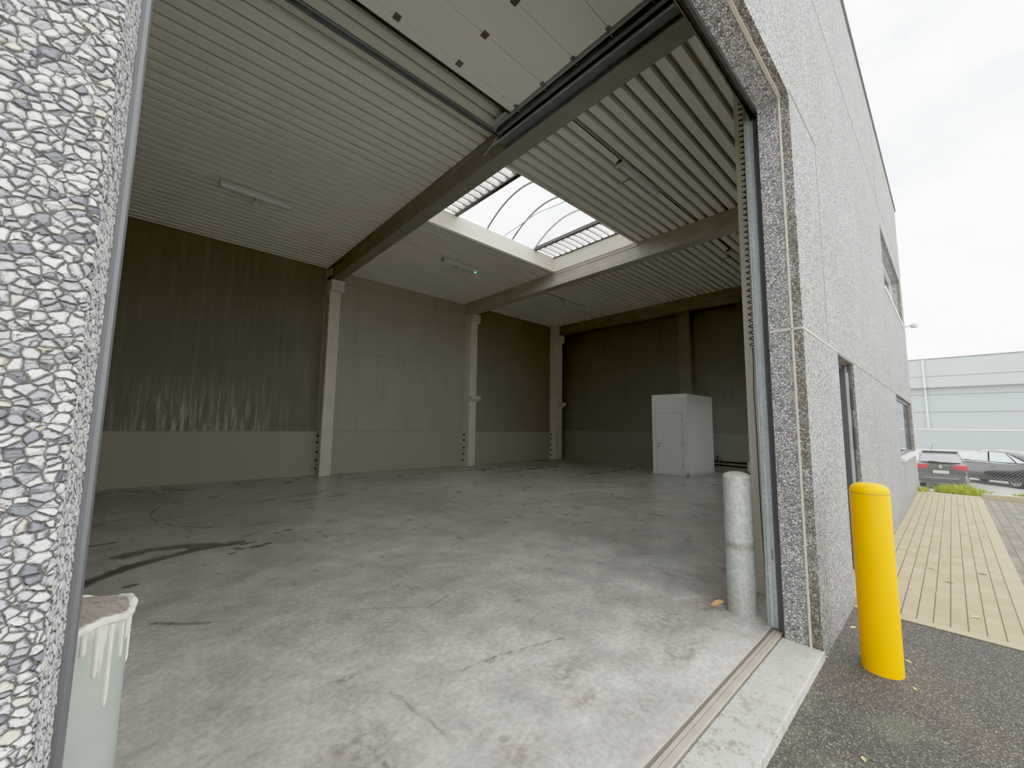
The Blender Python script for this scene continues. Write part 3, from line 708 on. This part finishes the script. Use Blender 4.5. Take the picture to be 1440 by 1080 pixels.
for x0, x1 in ((SX0, V0-.05), (V1+.05, SX1)):
    mb = MB(); y = SY0; pr = []
    while y < SY1-.02:
        pr += [(y, ZC+.0), (y+.10, ZC+.0), (y+.13, ZC+.09), (y+.19, ZC+.09)]; y += .22
    pr.append((SY1, ZC))
    for (ya, za), (yb, zb) in zip(pr[:-1], pr[1:]): mb.quad((x0, ya, za), (x1, ya, za), (x1, yb, zb), (x0, yb, zb))
    mb.build('ribbed_sheet', M['ribbed'], s)
    xe = x1 if x0 > 6 else x1-.02
    y = SY0+.12
    hk = MB()
    while y < SY1-.05:
        for xx in ((x0+.06, x1-.06) if x0 > 6 else (x0+.5, x1-.10)):
            hk.box(xx-.012, xx+.012, y, y+.03, ZC-.03, ZC+.09)
        hk.box(x0, x1, y+.0, y+.022, ZC+.0, ZC+.085)
        y += .22
    hk.build('sheet_fixings', M['arch'], s)
    MB().box(x1-.03 if x0 > 6 else x0, x1 if x0 > 6 else x0+.03, SY0, SY1, ZC-.04, ZC-.005).build('edge_bar', M['sky_bar'], s)

# ------------------------------------------------------------------ entrance door and windows in the facade
e = thing('door_1', 'narrow dark entrance door in the facade behind the yellow bollard', 'door', (5.52, .1, 0), kind='structure')
MB().box(5.04, 6.0, .15, .20, -.02, 2.31).build('door_leaf', M['anod'], e)
MB().box(5.975, 6.0, .078, .16, -.02, 2.31).box(5.04, 5.075, .10, .16, -.02, 2.31).box(5.04, 6, .10, .16, 2.26, 2.31).build('frame', M['anod'], e, bevel=.003)
MB().box(5.985, 6.0, .052, .077, .02, 2.22).build('frame_strip', M['alu'], e)
MB().box(5.990, 6.0, .033, .052, -.02, 2.31).build('frame_edge', M['anod'], e)
for z in (.35, .48, 1.35, 1.80):
    MB().box(5.965, 6.0, .012, .036, z, z+(.24 if z > 1 else .09)).build('hinge', M['anod'], e, bevel=.003)
MB().box(5.02, 6.02, -.03, .15, -.06, .015).build('door_sill', M['kerb'], e, bevel=.004)

def window(i, x0, x1, z0, z1, dep, lab, sill_out, fm='anod'):
    w = thing('window_%d' % i, lab, 'window', ((x0+x1)/2, dep, z0), kind='structure')
    fr = MB(); t = .07
    fr.box(x0, x1, dep, dep+.06, z0, z0+t).box(x0, x1, dep, dep+.06, z1-t, z1).box(x0, x0+t, dep, dep+.06, z0, z1).box(x1-t, x1, dep, dep+.06, z0, z1)
    fr.build('frame', M[fm], w, bevel=.004)
    MB().box(x0+t, x1-t, dep+.025, dep+.035, z0+t, z1-t).build('pane', M['glass'], w)
    MB().box(x0-.02, x1+.02, -sill_out, dep+.01, z0-.05, z0+.012).build('sill', M['sill'], w, bevel=.004)
    if i == 2: MB().box(x0+.07, x1-.07, dep+.045, dep+.055, z0+.07, z1-.07).build('sky_glare_sheet', M['plastic'], w)  # white sheet behind the pane, standing in for reflected sky
window(1, 11.3, 15.87, 1.0, 2.32, .06, 'dark framed ground floor window near the far corner of the facade', .06)
window(2, 10.8, 15.5, 4.45, 5.77, .17, 'deep set upper window near the far corner of the facade', .02, 'sill')
lp = thing('wall_lamp', 'tiny pale lamp on an arm at the far corner of the facade', 'lamp', (16.1, 0, 4.55))
MB().tube([(16.1, .0, 4.56), (16.1, -.10, 4.58), (16.1, -.16, 4.60)], .022, 8).build('arm', M['sill'], lp, smooth=True)
MB().lathe([(.02, 4.50), (.085, 4.52), (.09, 4.58), (.05, 4.63), (.01, 4.64)], 16.1, -.20, 16).build('lamp_head', M['sill'], lp, smooth=True)

# ------------------------------------------------------------------ outside ground
struct(MB().box(-14, 16.2, -30, -6, -.40, -.058).box(-14, 4.95, -6, -2.6, -.40, -.058).build('bounce_yard', M['bounce_yard']), 'pale concrete yard out of view, added to bounce light indoors', 'ground')  # unseen pale ground, added as a bounce surface for the ceiling
struct(MB().box(-14, 4.95, -2.6, -.003, -.40, -.06).build('ground', M['asphalt']), 'grey brown asphalt apron outside the doorway', 'ground')
struct(MB().box(4.95, 15.55, -1.0, -.003, -.40, -.055).build('path', M['paver']), 'path of pale yellow paving blocks along the facade', 'path')
struct(MB().box(5.06, 15.3, -6.0, -1.12, -.40, -.062).build('parking_bay', M['paver_grey']), 'darker block paved parking bay beside the yellow path', 'paving')
k = thing('kerb', 'pale yellowish kerb edging around the block paving', 'kerb', (10, -1.06, -.06), kind='structure')
MB().box(4.95, 5.055, -6.0, 0, -.40, -.05).build('kerb_stone', M['kerb'], k, bevel=.006)
MB().box(5.055, 15.3, -1.12, -1.0, -.40, -.05).build('kerb_stone', M['kerb'], k, bevel=.006)
MB().box(15.3, 15.62, -1.12, 0.1, -.40, -.045).build('kerb_stone', M['kerb'], k, bevel=.006)
MB().box(15.3, 15.5, -6, -1.12, -.40, .055).build('kerb_stone', M['kerb'], k, bevel=.012)
# white bay marking on the dark paving
struct(MB().box(5.1, 7.6, -1.45, -1.33, -.07, -.0585).build('trim_6', M['sill']), 'white painted bay line on the dark paving', 'trim')
g = MB()
g.quad((15.5, -14, -.06), (15.5, 6, -.06), (16.4, 6, -.08), (16.4, -14, -.08)).quad((16.4, -14, -.08), (16.4, 6, -.08), (17.4, 6, -.22), (17.4, -14, -.22)).quad((17.4, -14, -.22), (17.4, 6, -.22), (19.5, 6, -.70), (19.5, -14, -.70))
struct(g.build('verge', M['soil']), 'bare earth verge behind the kerb', 'ground')
struct(MB().box(19.5, 33, -20, 14, -1.0, -.70).build('car_park', M['car_park']), 'grey car park behind the fence', 'ground')
struct(MB().box(33, 120, -60, 60, -1.1, -.72).build('road', M['road']), 'pale road between the car park and the far warehouse', 'road')

# grass clumps
def clump(cx, cy, z, rx, ry, h, n, lab):
    mb = MB()
    for i in range(n):
        a = random.random()*2*PI; r = math.sqrt(random.random()); x = cx+rx*r*math.cos(a); y = cy+ry*r*math.sin(a)
        hh = h*random.uniform(.4, 1.0)*(1.1-.6*r); lx, ly = random.uniform(-.5, .5)*hh, random.uniform(-1, 1)*hh; w = random.uniform(.006, .013)
        t = random.random()*PI; dx, dy = w*math.cos(t), w*math.sin(t)
        mb.quad((x-dx, y-dy, z), (x+dx, y+dy, z), (x+dx*.7+lx*.4, y+dy*.7+ly*.4, z+hh*.65), (x-dx*.7+lx*.4, y-dy*.7+ly*.4, z+hh*.65))
        n0 = len(mb.v); mb.v += [(x-dx*.7+lx*.4, y-dy*.7+ly*.4, z+hh*.65), (x+dx*.7+lx*.4, y+dy*.7+ly*.4, z+hh*.65), (x+lx, y+ly, z+hh)]; mb.f.append((n0, n0+1, n0+2))
    tag(mb.build('grass_clump', M['grass']), lab, 'grass')
clump(16.15, -.80, -.08, .35, .50, .34, 1000, 'long green grass tuft behind the kerb, below the grey hatchback')
clump(16.1, -2.05, -.08, .35, .40, .30, 800, 'green grass tuft behind the kerb, below the black car')
clump(15.75, -.10, -.05, .25, .12, .20, 160, 'small yellowish grass tuft at the far foot of the facade')

# fallen leaves
def leaf_mesh(m, sz):
    mb = MB(); P = [(-.5, 0, .0), (-.2, .22, .05), (.15, .24, .07), (.5, 0, .02), (.15, -.22, .06), (-.2, -.2, .04)]
    n = 0; mb.v = [(p[0]*sz, p[1]*sz, p[2]*sz+.002) for p in P]+[(0, 0, .0015)]
    mb.f = [(6, i, (i+1) % 6) for i in range(6)]
    return mb.build('fallen_leaf', m)
def leaf(x, y, z, sz, rot, m, lab, group=None, tilt=0):
    o = leaf_mesh(M[m], sz); o.location = (x, y, z); o.rotation_euler = (tilt, 0, rot); tag(o, lab, 'leaf', group)
    return o
leaf(3.715, .238, .002, .05, .6, 'rust_leaf', 'orange brown leaf at the foot of the right door jamb')
leaf(3.60, -.02, -.001, .045, 2.0, 'rust_leaf', 'reddish leaf at the end of the white threshold')
leaf(4.11, -.40, -.06, .05, 1.0, 'yellow_leaf', 'pale leaf on the asphalt right of the yellow bollard base')
leaf(3.72, -.45, -.06, .035, .4, 'yellow_leaf', 'small pale leaf on the asphalt in front of the yellow bollard')
leaf(4.45, -.06, -.06, .06, -.5, 'yellow_leaf', 'pale leaf on the asphalt near the foot of the facade')
leaf(2.757, -.313, -.06, .04, .4, 'yellow_leaf', 'pale leaf on the asphalt close to the camera')
wl = leaf(3.765, .74, .06, .13, 1.2, 'rust_leaf', 'orange brown leaf leaning on the grey bollard inside the jamb', tilt=1.35); wl.rotation_euler = (1.3, .2, 2.6)
src = None
for i, (x, y) in enumerate(((6.93, -.21), (6.52, -.59), (8.45, -.76), (5.92, -.32), (6.02, -.50), (9.8, -.95), (10.9, -.92), (9.97, -.55), (7.8, -.26), (7.2, -.85), (8.9, -.4), (12.2, -.5), (11.4, -.3), (13.5, -.75), (5.5, -.75), (7.0, -.45))):
    m = ('yellow_leaf', 'dark_leaf', 'yellow_leaf', 'rust_leaf')[i % 4]
    leaf(x, y, -.055, random.uniform(.05, .085), random.uniform(0, 6), m, 'dry leaf scattered on the yellow paving path', 'dry leaves on the yellow paving')

# ------------------------------------------------------------------ chain-link fence
fn = thing('chain_link_fence', 'grey chain link fence between the verge and the parked cars', 'fence', (17.2, -1.5, -.2))
mb = MB(); y0, y1, z0, z1, st = -6.0, 2.5, -.18, 1.60, .075; H = z1-z0
w = .0013
c0 = y0-H
while c0 < y1:
    for sgn in (1, -1):
        # wire y = c0 + t (rising) or falling, clipped to the rectangle
        a = (c0, z0) if sgn > 0 else (c0, z1); t0 = max(0, y0-c0); t1 = min(H, y1-c0)
        if t1-t0 > .05:
            P = [(17.2+.003*sgn, a[0]+t, a[1]+sgn*t) for t in (t0, t1)]
            mb.tube(P, w, 3, False)
    c0 += st
mb.build('mesh', M['wire'], fn)
for z in (z0+.02, (z0+z1)/2, z1): MB().tube([(17.2, y0, z), (17.2, y1, z)], .003, 6).build('line_wire', M['wire'], fn)
for y in (-5.6, -3.1, 1.9): MB().tube([(17.24, y, -.5), (17.24, y, 1.68)], .024, 12).build('post', M['wire'], fn, smooth=True)

# ------------------------------------------------------------------ cars
def xf(o, loc, rot): o.location = loc; o.rotation_euler = (0, 0, rot)
def ring(x, hw, zlo, zhi, n=.07, taper=.0):
    w2 = hw-taper
    return [(x, -hw*.92, zlo), (x, -hw, zlo+n*1.5), (x, -hw, (zlo+zhi)/2), (x, -w2, zhi-n), (x, -w2*.86, zhi), (x, w2*.86, zhi), (x, w2, zhi-n), (x, hw, (zlo+zhi)/2), (x, hw, zlo+n*1.5), (x, hw*.92, zlo)]
def wheel(parent, x, y, r, side):
    W = MB(); W.rings([[(x+rr*math.cos(a), y+yy*side, r+rr*math.sin(a)) for a in np.linspace(0, 2*PI, 33)[:-1]] for rr, yy in ((r*.62, .02), (r*.9, .03), (r, .0), (r, -.17), (r*.9, -.2))])
    wo = W.build('wheel', M['tyre'], parent, smooth=True)
    al = MB()
    for k in range(10):
        a = 2*PI*k/10
        al.rings([[(x+rr*math.cos(a+s*dw)-0, y+yy*side, r+rr*math.sin(a+s*dw)) for (s, yy) in ((-1, .03), (1, .03), (1, .0), (-1, .0))] for rr, dw in ((r*.08, .9), (r*.62, .13))])
    al.rings([[(x+rr*math.cos(a), y+yy*side, r+rr*math.sin(a)) for a in np.linspace(0, 2*PI, 33)[:-1]] for rr, yy in ((r*.70, .01), (r*.70, .036), (r*.62, .036), (r*.62, .01))], cap=False)
    al.build('alloy_rim', M['alloy'], wo)
    return wo
def hatchback():
    c = thing('hatchback_car', 'grey hatchback parked with its rear toward the fence', 'car', (0, 0, 0))
    st_ = [(.02, .74, .36, .80), (.0, .80, .30, .96), (.10, .85, .26, 1.02), (.45, .87, .24, 1.02), (1.2, .885, .22, 1.00), (2.6, .885, .22, .98), (3.1, .87, .22, .95), (3.7, .82, .24, .80), (3.95, .70, .30, .66)]
    b = MB().rings([ring(x, hw, a, z, .07, .06) for x, hw, a, z in st_]); b.build('body', M['car_grey'], c, smooth=True)
    cabin = [(.10, .74, 1.02), (.28, .70, 1.24), (.52, .64, 1.47), (1.0, .63, 1.54), (1.9, .63, 1.53), (2.35, .64, 1.42), (3.0, .74, .97)]
    R = [[(x, -hw-.06*(1.55-z), min(z, .99)-.02), (x, -hw, z-.06), (x, -hw*.85, z), (x, hw*.85, z), (x, hw, z-.06), (x, hw+.06*(1.55-z), min(z, .99)-.02)] for x, hw, z in cabin]
    MB().rings(R).build('cabin', M['car_grey'], c, smooth=True)
    # tailgate glass, raised just off the sloping back
    def pt(u, v):  # u -1..1 across, v 0..1 up
        x = .085+.36*v; z = 1.06+.36*v; return (x-.02, u*(.70-.12*v), z+.015)
    g = MB(); g.rings([[pt(-1, v), pt(-.5, v), pt(.5, v), pt(1, v)] for v in (0, .5, 1.0)], cap=False, close=False)
    g.build('rear_window', M['car_glass2'], c, smooth=True)
    MB().prism([(.42, 1.455), (.62, 1.525), (.62, 1.545), (.36, 1.50)], 1, -.60, .60).build('roof_spoiler', M['car_grey'], c, bevel=.01)
    MB().tube([(.04, .0, 1.07), (.06, .35, 1.10), (.075, .38, 1.10)], .014, 8).build('rear_wiper', M['car_trim'], c)
    for sgn in (-1, 1):
        MB().rings([[(x, sgn*y, z) for y, z in ((.86, .78), (.42, .84), (.38, .97), (.84, .985))] for x in (-.045, .14)]).build('tail_lamp', M['tail'], c, bevel=.015)
        MB().prism([(.75, 1.02), (2.25, 1.02), (2.1, 1.40), (1.0, 1.42)], 1, sgn*.72-.01, sgn*.72+.01).build('side_window', M['car_glass'], c)
        wheel(c, .72, sgn*.74, .31, sgn); wheel(c, 3.2, sgn*.74, .31, sgn)
    MB().rings([ring(x, hw, .24, zz, .05, .02) for x, hw, zz in ((-.09, .66, .58), (-.11, .76, .62), (.02, .85, .64), (.30, .885, .62))]).build('bumper', M['car_grey'], c, smooth=True)
    MB().box(-.125, -.05, -.70, .70, .30, .40).build('bumper_insert', M['car_trim'], c, bevel=.02)
    MB().box(-.118, -.085, -.55, .55, .46, .475).build('bumper_strip', M['chrome'], c)
    MB().box(-.035, .02, -.33, .33, .64, .78).build('plate_recess', M['car_trim'], c, bevel=.015)
    MB().box(-.05, -.03, -.26, .26, .64, .75).build('number_plate', M['plate'], c)
    MB().rings([[(xx, .055*math.cos(a), .90+.07*math.sin(a)) for a in np.linspace(0, 2*PI, 13)[:-1]] for xx in (-.03, .02)]).build('badge', M['chrome'], c)
    MB().tube([(.62, .28, 1.53), (.48, .18, 1.80)], [.012, .006], 6).build('aerial', M['car_trim'], c)
    return c
M['car_glass2'] = plain('tailgate_glass', (.32, .32, .34), .08, .6, vary=.2, scale=5)
h = hatchback(); xf(h, (23.3, -.335, -.70), 0); h.scale = (1, .84, 1)

def sedan():
    c = thing('sedan_car', 'black car parked side on behind the fence, beyond the grey hatchback', 'car', (0, 0, 0))
    st_ = [(-1.0, .62, .48, .80), (-.95, .78, .36, .98), (-.5, .88, .28, 1.03), (0, .90, .24, 1.02), (1.0, .905, .22, .99), (2.2, .905, .22, .97), (2.75, .89, .24, .93), (3.3, .84, .26, .82), (3.6, .72, .34, .66)]
    MB().rings([ring(x, hw, a, z, .07, .08) for x, hw, a, z in st_]).build('body', M['car_black'], c, smooth=True)
    cabin = [(-.75, .72, 1.02), (-.25, .66, 1.30), (.35, .62, 1.47), (1.0, .62, 1.52), (1.5, .62, 1.47), (2.45, .74, .98)]
    R = [[(x, -hw-.07*(1.52-z), min(z, 1.0)-.02), (x, -hw, z-.06), (x, -hw*.85, z), (x, hw*.85, z), (x, hw, z-.06), (x, hw+.07*(1.52-z), min(z, 1.0)-.02)] for x, hw, z in cabin]
    MB().rings(R).build('cabin', M['car_black'], c, smooth=True)
    for sgn in (-1, 1):
        y = sgn*.735
        def panel(P, nm, m):
            MB().rings([[(x, sgn*(.752-.20*(z-1.0)+o), z) for x, z in P] for o in (-.01, .012)]).build(nm, m, c)
        panel([(1.02, 1.02), (2.22, 1.03), (1.62, 1.37), (1.08, 1.43)], 'front_window', M['side_glass'])
        panel([(-.02, 1.03), (.94, 1.02), (1.0, 1.43), (.40, 1.40)], 'rear_side_window', M['side_glass'])
        panel([(-.42, 1.04), (-.10, 1.03), (.30, 1.37)], 'quarter_window', M['side_glass'])
        MB().rings([[(xx, sgn*yy, zz) for yy, zz in ((.90, .99), (1.06, 1.0), (1.06, 1.13), (.92, 1.12))] for xx in (2.08, 2.22)]).build('door_mirror', M['car_black'], c, bevel=.02)
        MB().box(-.6, 2.6, min(sgn*.84, sgn*.80), max(sgn*.84, sgn*.80), .965, .985).build('belt_line', M['chrome'], c)
        MB().rings([[(x, sgn*y2, z) for y2, z in ((.80, .84), (.50, .84), (.50, .98), (.78, .98))] for x in (-1.0, -.80)]).build('tail_lamp', M['tail_dark'], c)
        wheel(c, 0, sgn*.76, .335, sgn); wheel(c, 2.72, sgn*.76, .335, sgn)
        MB().box(.70, .76, min(sgn*.93, sgn*.89), max(sgn*.93, sgn*.89), .80, .82).build('door_handle', M['car_black'], c)
    MB().lathe([(.02, 1.0), (.10, 1.08), (.12, 1.22), (.06, 1.30)], .62, .25, 12).build('headrest', M['car_trim'], c, smooth=True)
    return c
M['side_glass'] = plain('pale_reflecting_glass', (.42, .50, .52), .05, .75, vary=.25, scale=2.5)
sd = sedan(); xf(sd, (27.0, -2.95, -.70), math.radians(42))

# ------------------------------------------------------------------ far warehouse
fb = thing('warehouse_building', 'long pale grey panelled warehouse across the road', 'building', (78, -10, -.72))
X0 = 78.0
MB().box(X0, X0+30, -60, 40, -.72, 7.45).build('lower_wall', M['far_wall'], fb)
MB().box(X0-.7, X0+30, -60, 40, 7.45, 11.2).build('upper_wall', M['far_wall_up'], fb)
MB().box(X0-.75, X0+30, -60, 40, 11.2, 11.38).build('roof_edge', M['far_dark'], fb)
for z in (6.45, 4.15): MB().box(X0-.04, X0+.02, -60, 40, z, z+.07).build('panel_joint', M['far_dark2'] if 'far_dark2' in M else M['far_dark'], fb)
MB().box(X0-.71, X0+.05, -60, 40, 7.36, 7.47).build('ledge_shadow_strip', M['far_dark'], fb)  # solid dark strip standing in for the shade under the overhang
MB().box(X0-.74, X0-.69, -60, 40, 8.88, 8.95).build('panel_joint', M['far_dark'], fb)
MB().box(X0-.06, X0+.02, -60, 40, 1.75, 1.98).build('plinth_rail', M['far_light'], fb)
MB().box(X0-.05, X0+.02, -60, 40, -.72, 1.2).build('plinth', M['far_plinth'] if 'far_plinth' in M else M['far_wall'], fb)
MB().tube([(X0-.85, 1.3, 11.2), (X0-.85, 1.3, 7.4)],   .13, 8).tube([(X0-.2, 1.3, 7.6), (X0-.2, 1.3, 2.0)], .13, 8).build('downpipe', M['far_light'], fb)

# ------------------------------------------------------------------ sky
w = bpy.data.worlds.new('overcast'); scn.world = w; w.use_nodes = True
nt = w.node_tree; nt.nodes.clear()
out = nt.nodes.new('ShaderNodeOutputWorld'); bg = nt.nodes.new('ShaderNodeBackground')
tc = nt.nodes.new('ShaderNodeTexCoord'); mp = nt.nodes.new('ShaderNodeMapping'); mp.inputs['Scale'].default_value = (1.3, 1.3, 3.0)
nz_ = nt.nodes.new('ShaderNodeTexNoise'); nz_.inputs['Scale'].default_value = 3.2; nz_.inputs['Detail'].default_value = 6; nz_.inputs['Roughness'].default_value = .55
cr = nt.nodes.new('ShaderNodeValToRGB')
cr.color_ramp.elements[0].position = .36; cr.color_ramp.elements[0].color = (.60, .70, .75, 1)
cr.color_ramp.elements[1].position = .52; cr.color_ramp.elements[1].color = (.93, .935, .915, 1)
nt.links.new(tc.outputs['Generated'], mp.inputs[0]); nt.links.new(mp.outputs[0], nz_.inputs['Vector']); nt.links.new(nz_.outputs[0], cr.inputs[0])
nt.links.new(cr.outputs[0], bg.inputs[0]); bg.inputs[1].default_value = 3.3
nt.links.new(bg.outputs[0], out.inputs[0])
sl = bpy.data.lights.new('sun', 'SUN'); sl.energy = .5; sl.angle = math.radians(60); sl.color = (1, .97, .92)
so = bpy.data.objects.new('sun', sl); COL.objects.link(so); so.location = (3, -8, 20)
so.rotation_euler = Vector((-.25, .62, -1.0)).to_track_quat('-Z', 'Y').to_euler()

# ------------------------------------------------------------------ camera
def cam_axes(yaw, pitch, roll):
    f = Vector((math.sin(yaw)*math.cos(pitch), math.cos(yaw)*math.cos(pitch), math.sin(pitch)))
    r = Vector((math.cos(yaw), -math.sin(yaw), 0)); u = r.cross(f)
    return math.cos(roll)*r+math.sin(roll)*u, -math.sin(roll)*r+math.cos(roll)*u, f
r_, u_, f_ = cam_axes(*[math.radians(a) for a in (42.563, 5.972, .8045)])
cd = bpy.data.cameras.new('camera'); cam = bpy.data.objects.new('camera', cd); COL.objects.link(cam)
cd.sensor_fit = 'HORIZONTAL'; cd.sensor_width = 36; cd.lens = 565.0/1440*36; cd.clip_start = .02; cd.clip_end = 400
mw = Matrix.Identity(4)
for i in range(3): mw[i][0], mw[i][1], mw[i][2] = r_[i], u_[i], -f_[i]
mw[0][3], mw[1][3], mw[2][3] = 0, -.713, 1.55
cam.matrix_world = mw
scn.camera = cam
scn.cycles.max_bounces = 14; scn.cycles.diffuse_bounces = 8; scn.cycles.transparent_max_bounces = 12
scn.cycles.use_denoising = True
vs = scn.view_settings
vs.view_transform = 'Standard'; vs.look = 'None'; vs.exposure = 0.0; vs.gamma = 1.24
vs.use_curve_mapping = True
cm = vs.curve_mapping; cm.white_level = (3, 3, 3); cm.black_level = (.0052, .0055, .0061); cm.clip_min_x = 0; cm.clip_max_x = 1
cu = cm.curves[3]
K = 1.0
for L in (.15, .35, .6, .95, 1.4, 2.0):
    cu.points.new(L/3, .93*(1-math.exp(-K*L))/(1-math.exp(-K*2.6)))
cu.points[0].location = (0, 0); cu.points[-1].location = (1, .955)
cm.update()
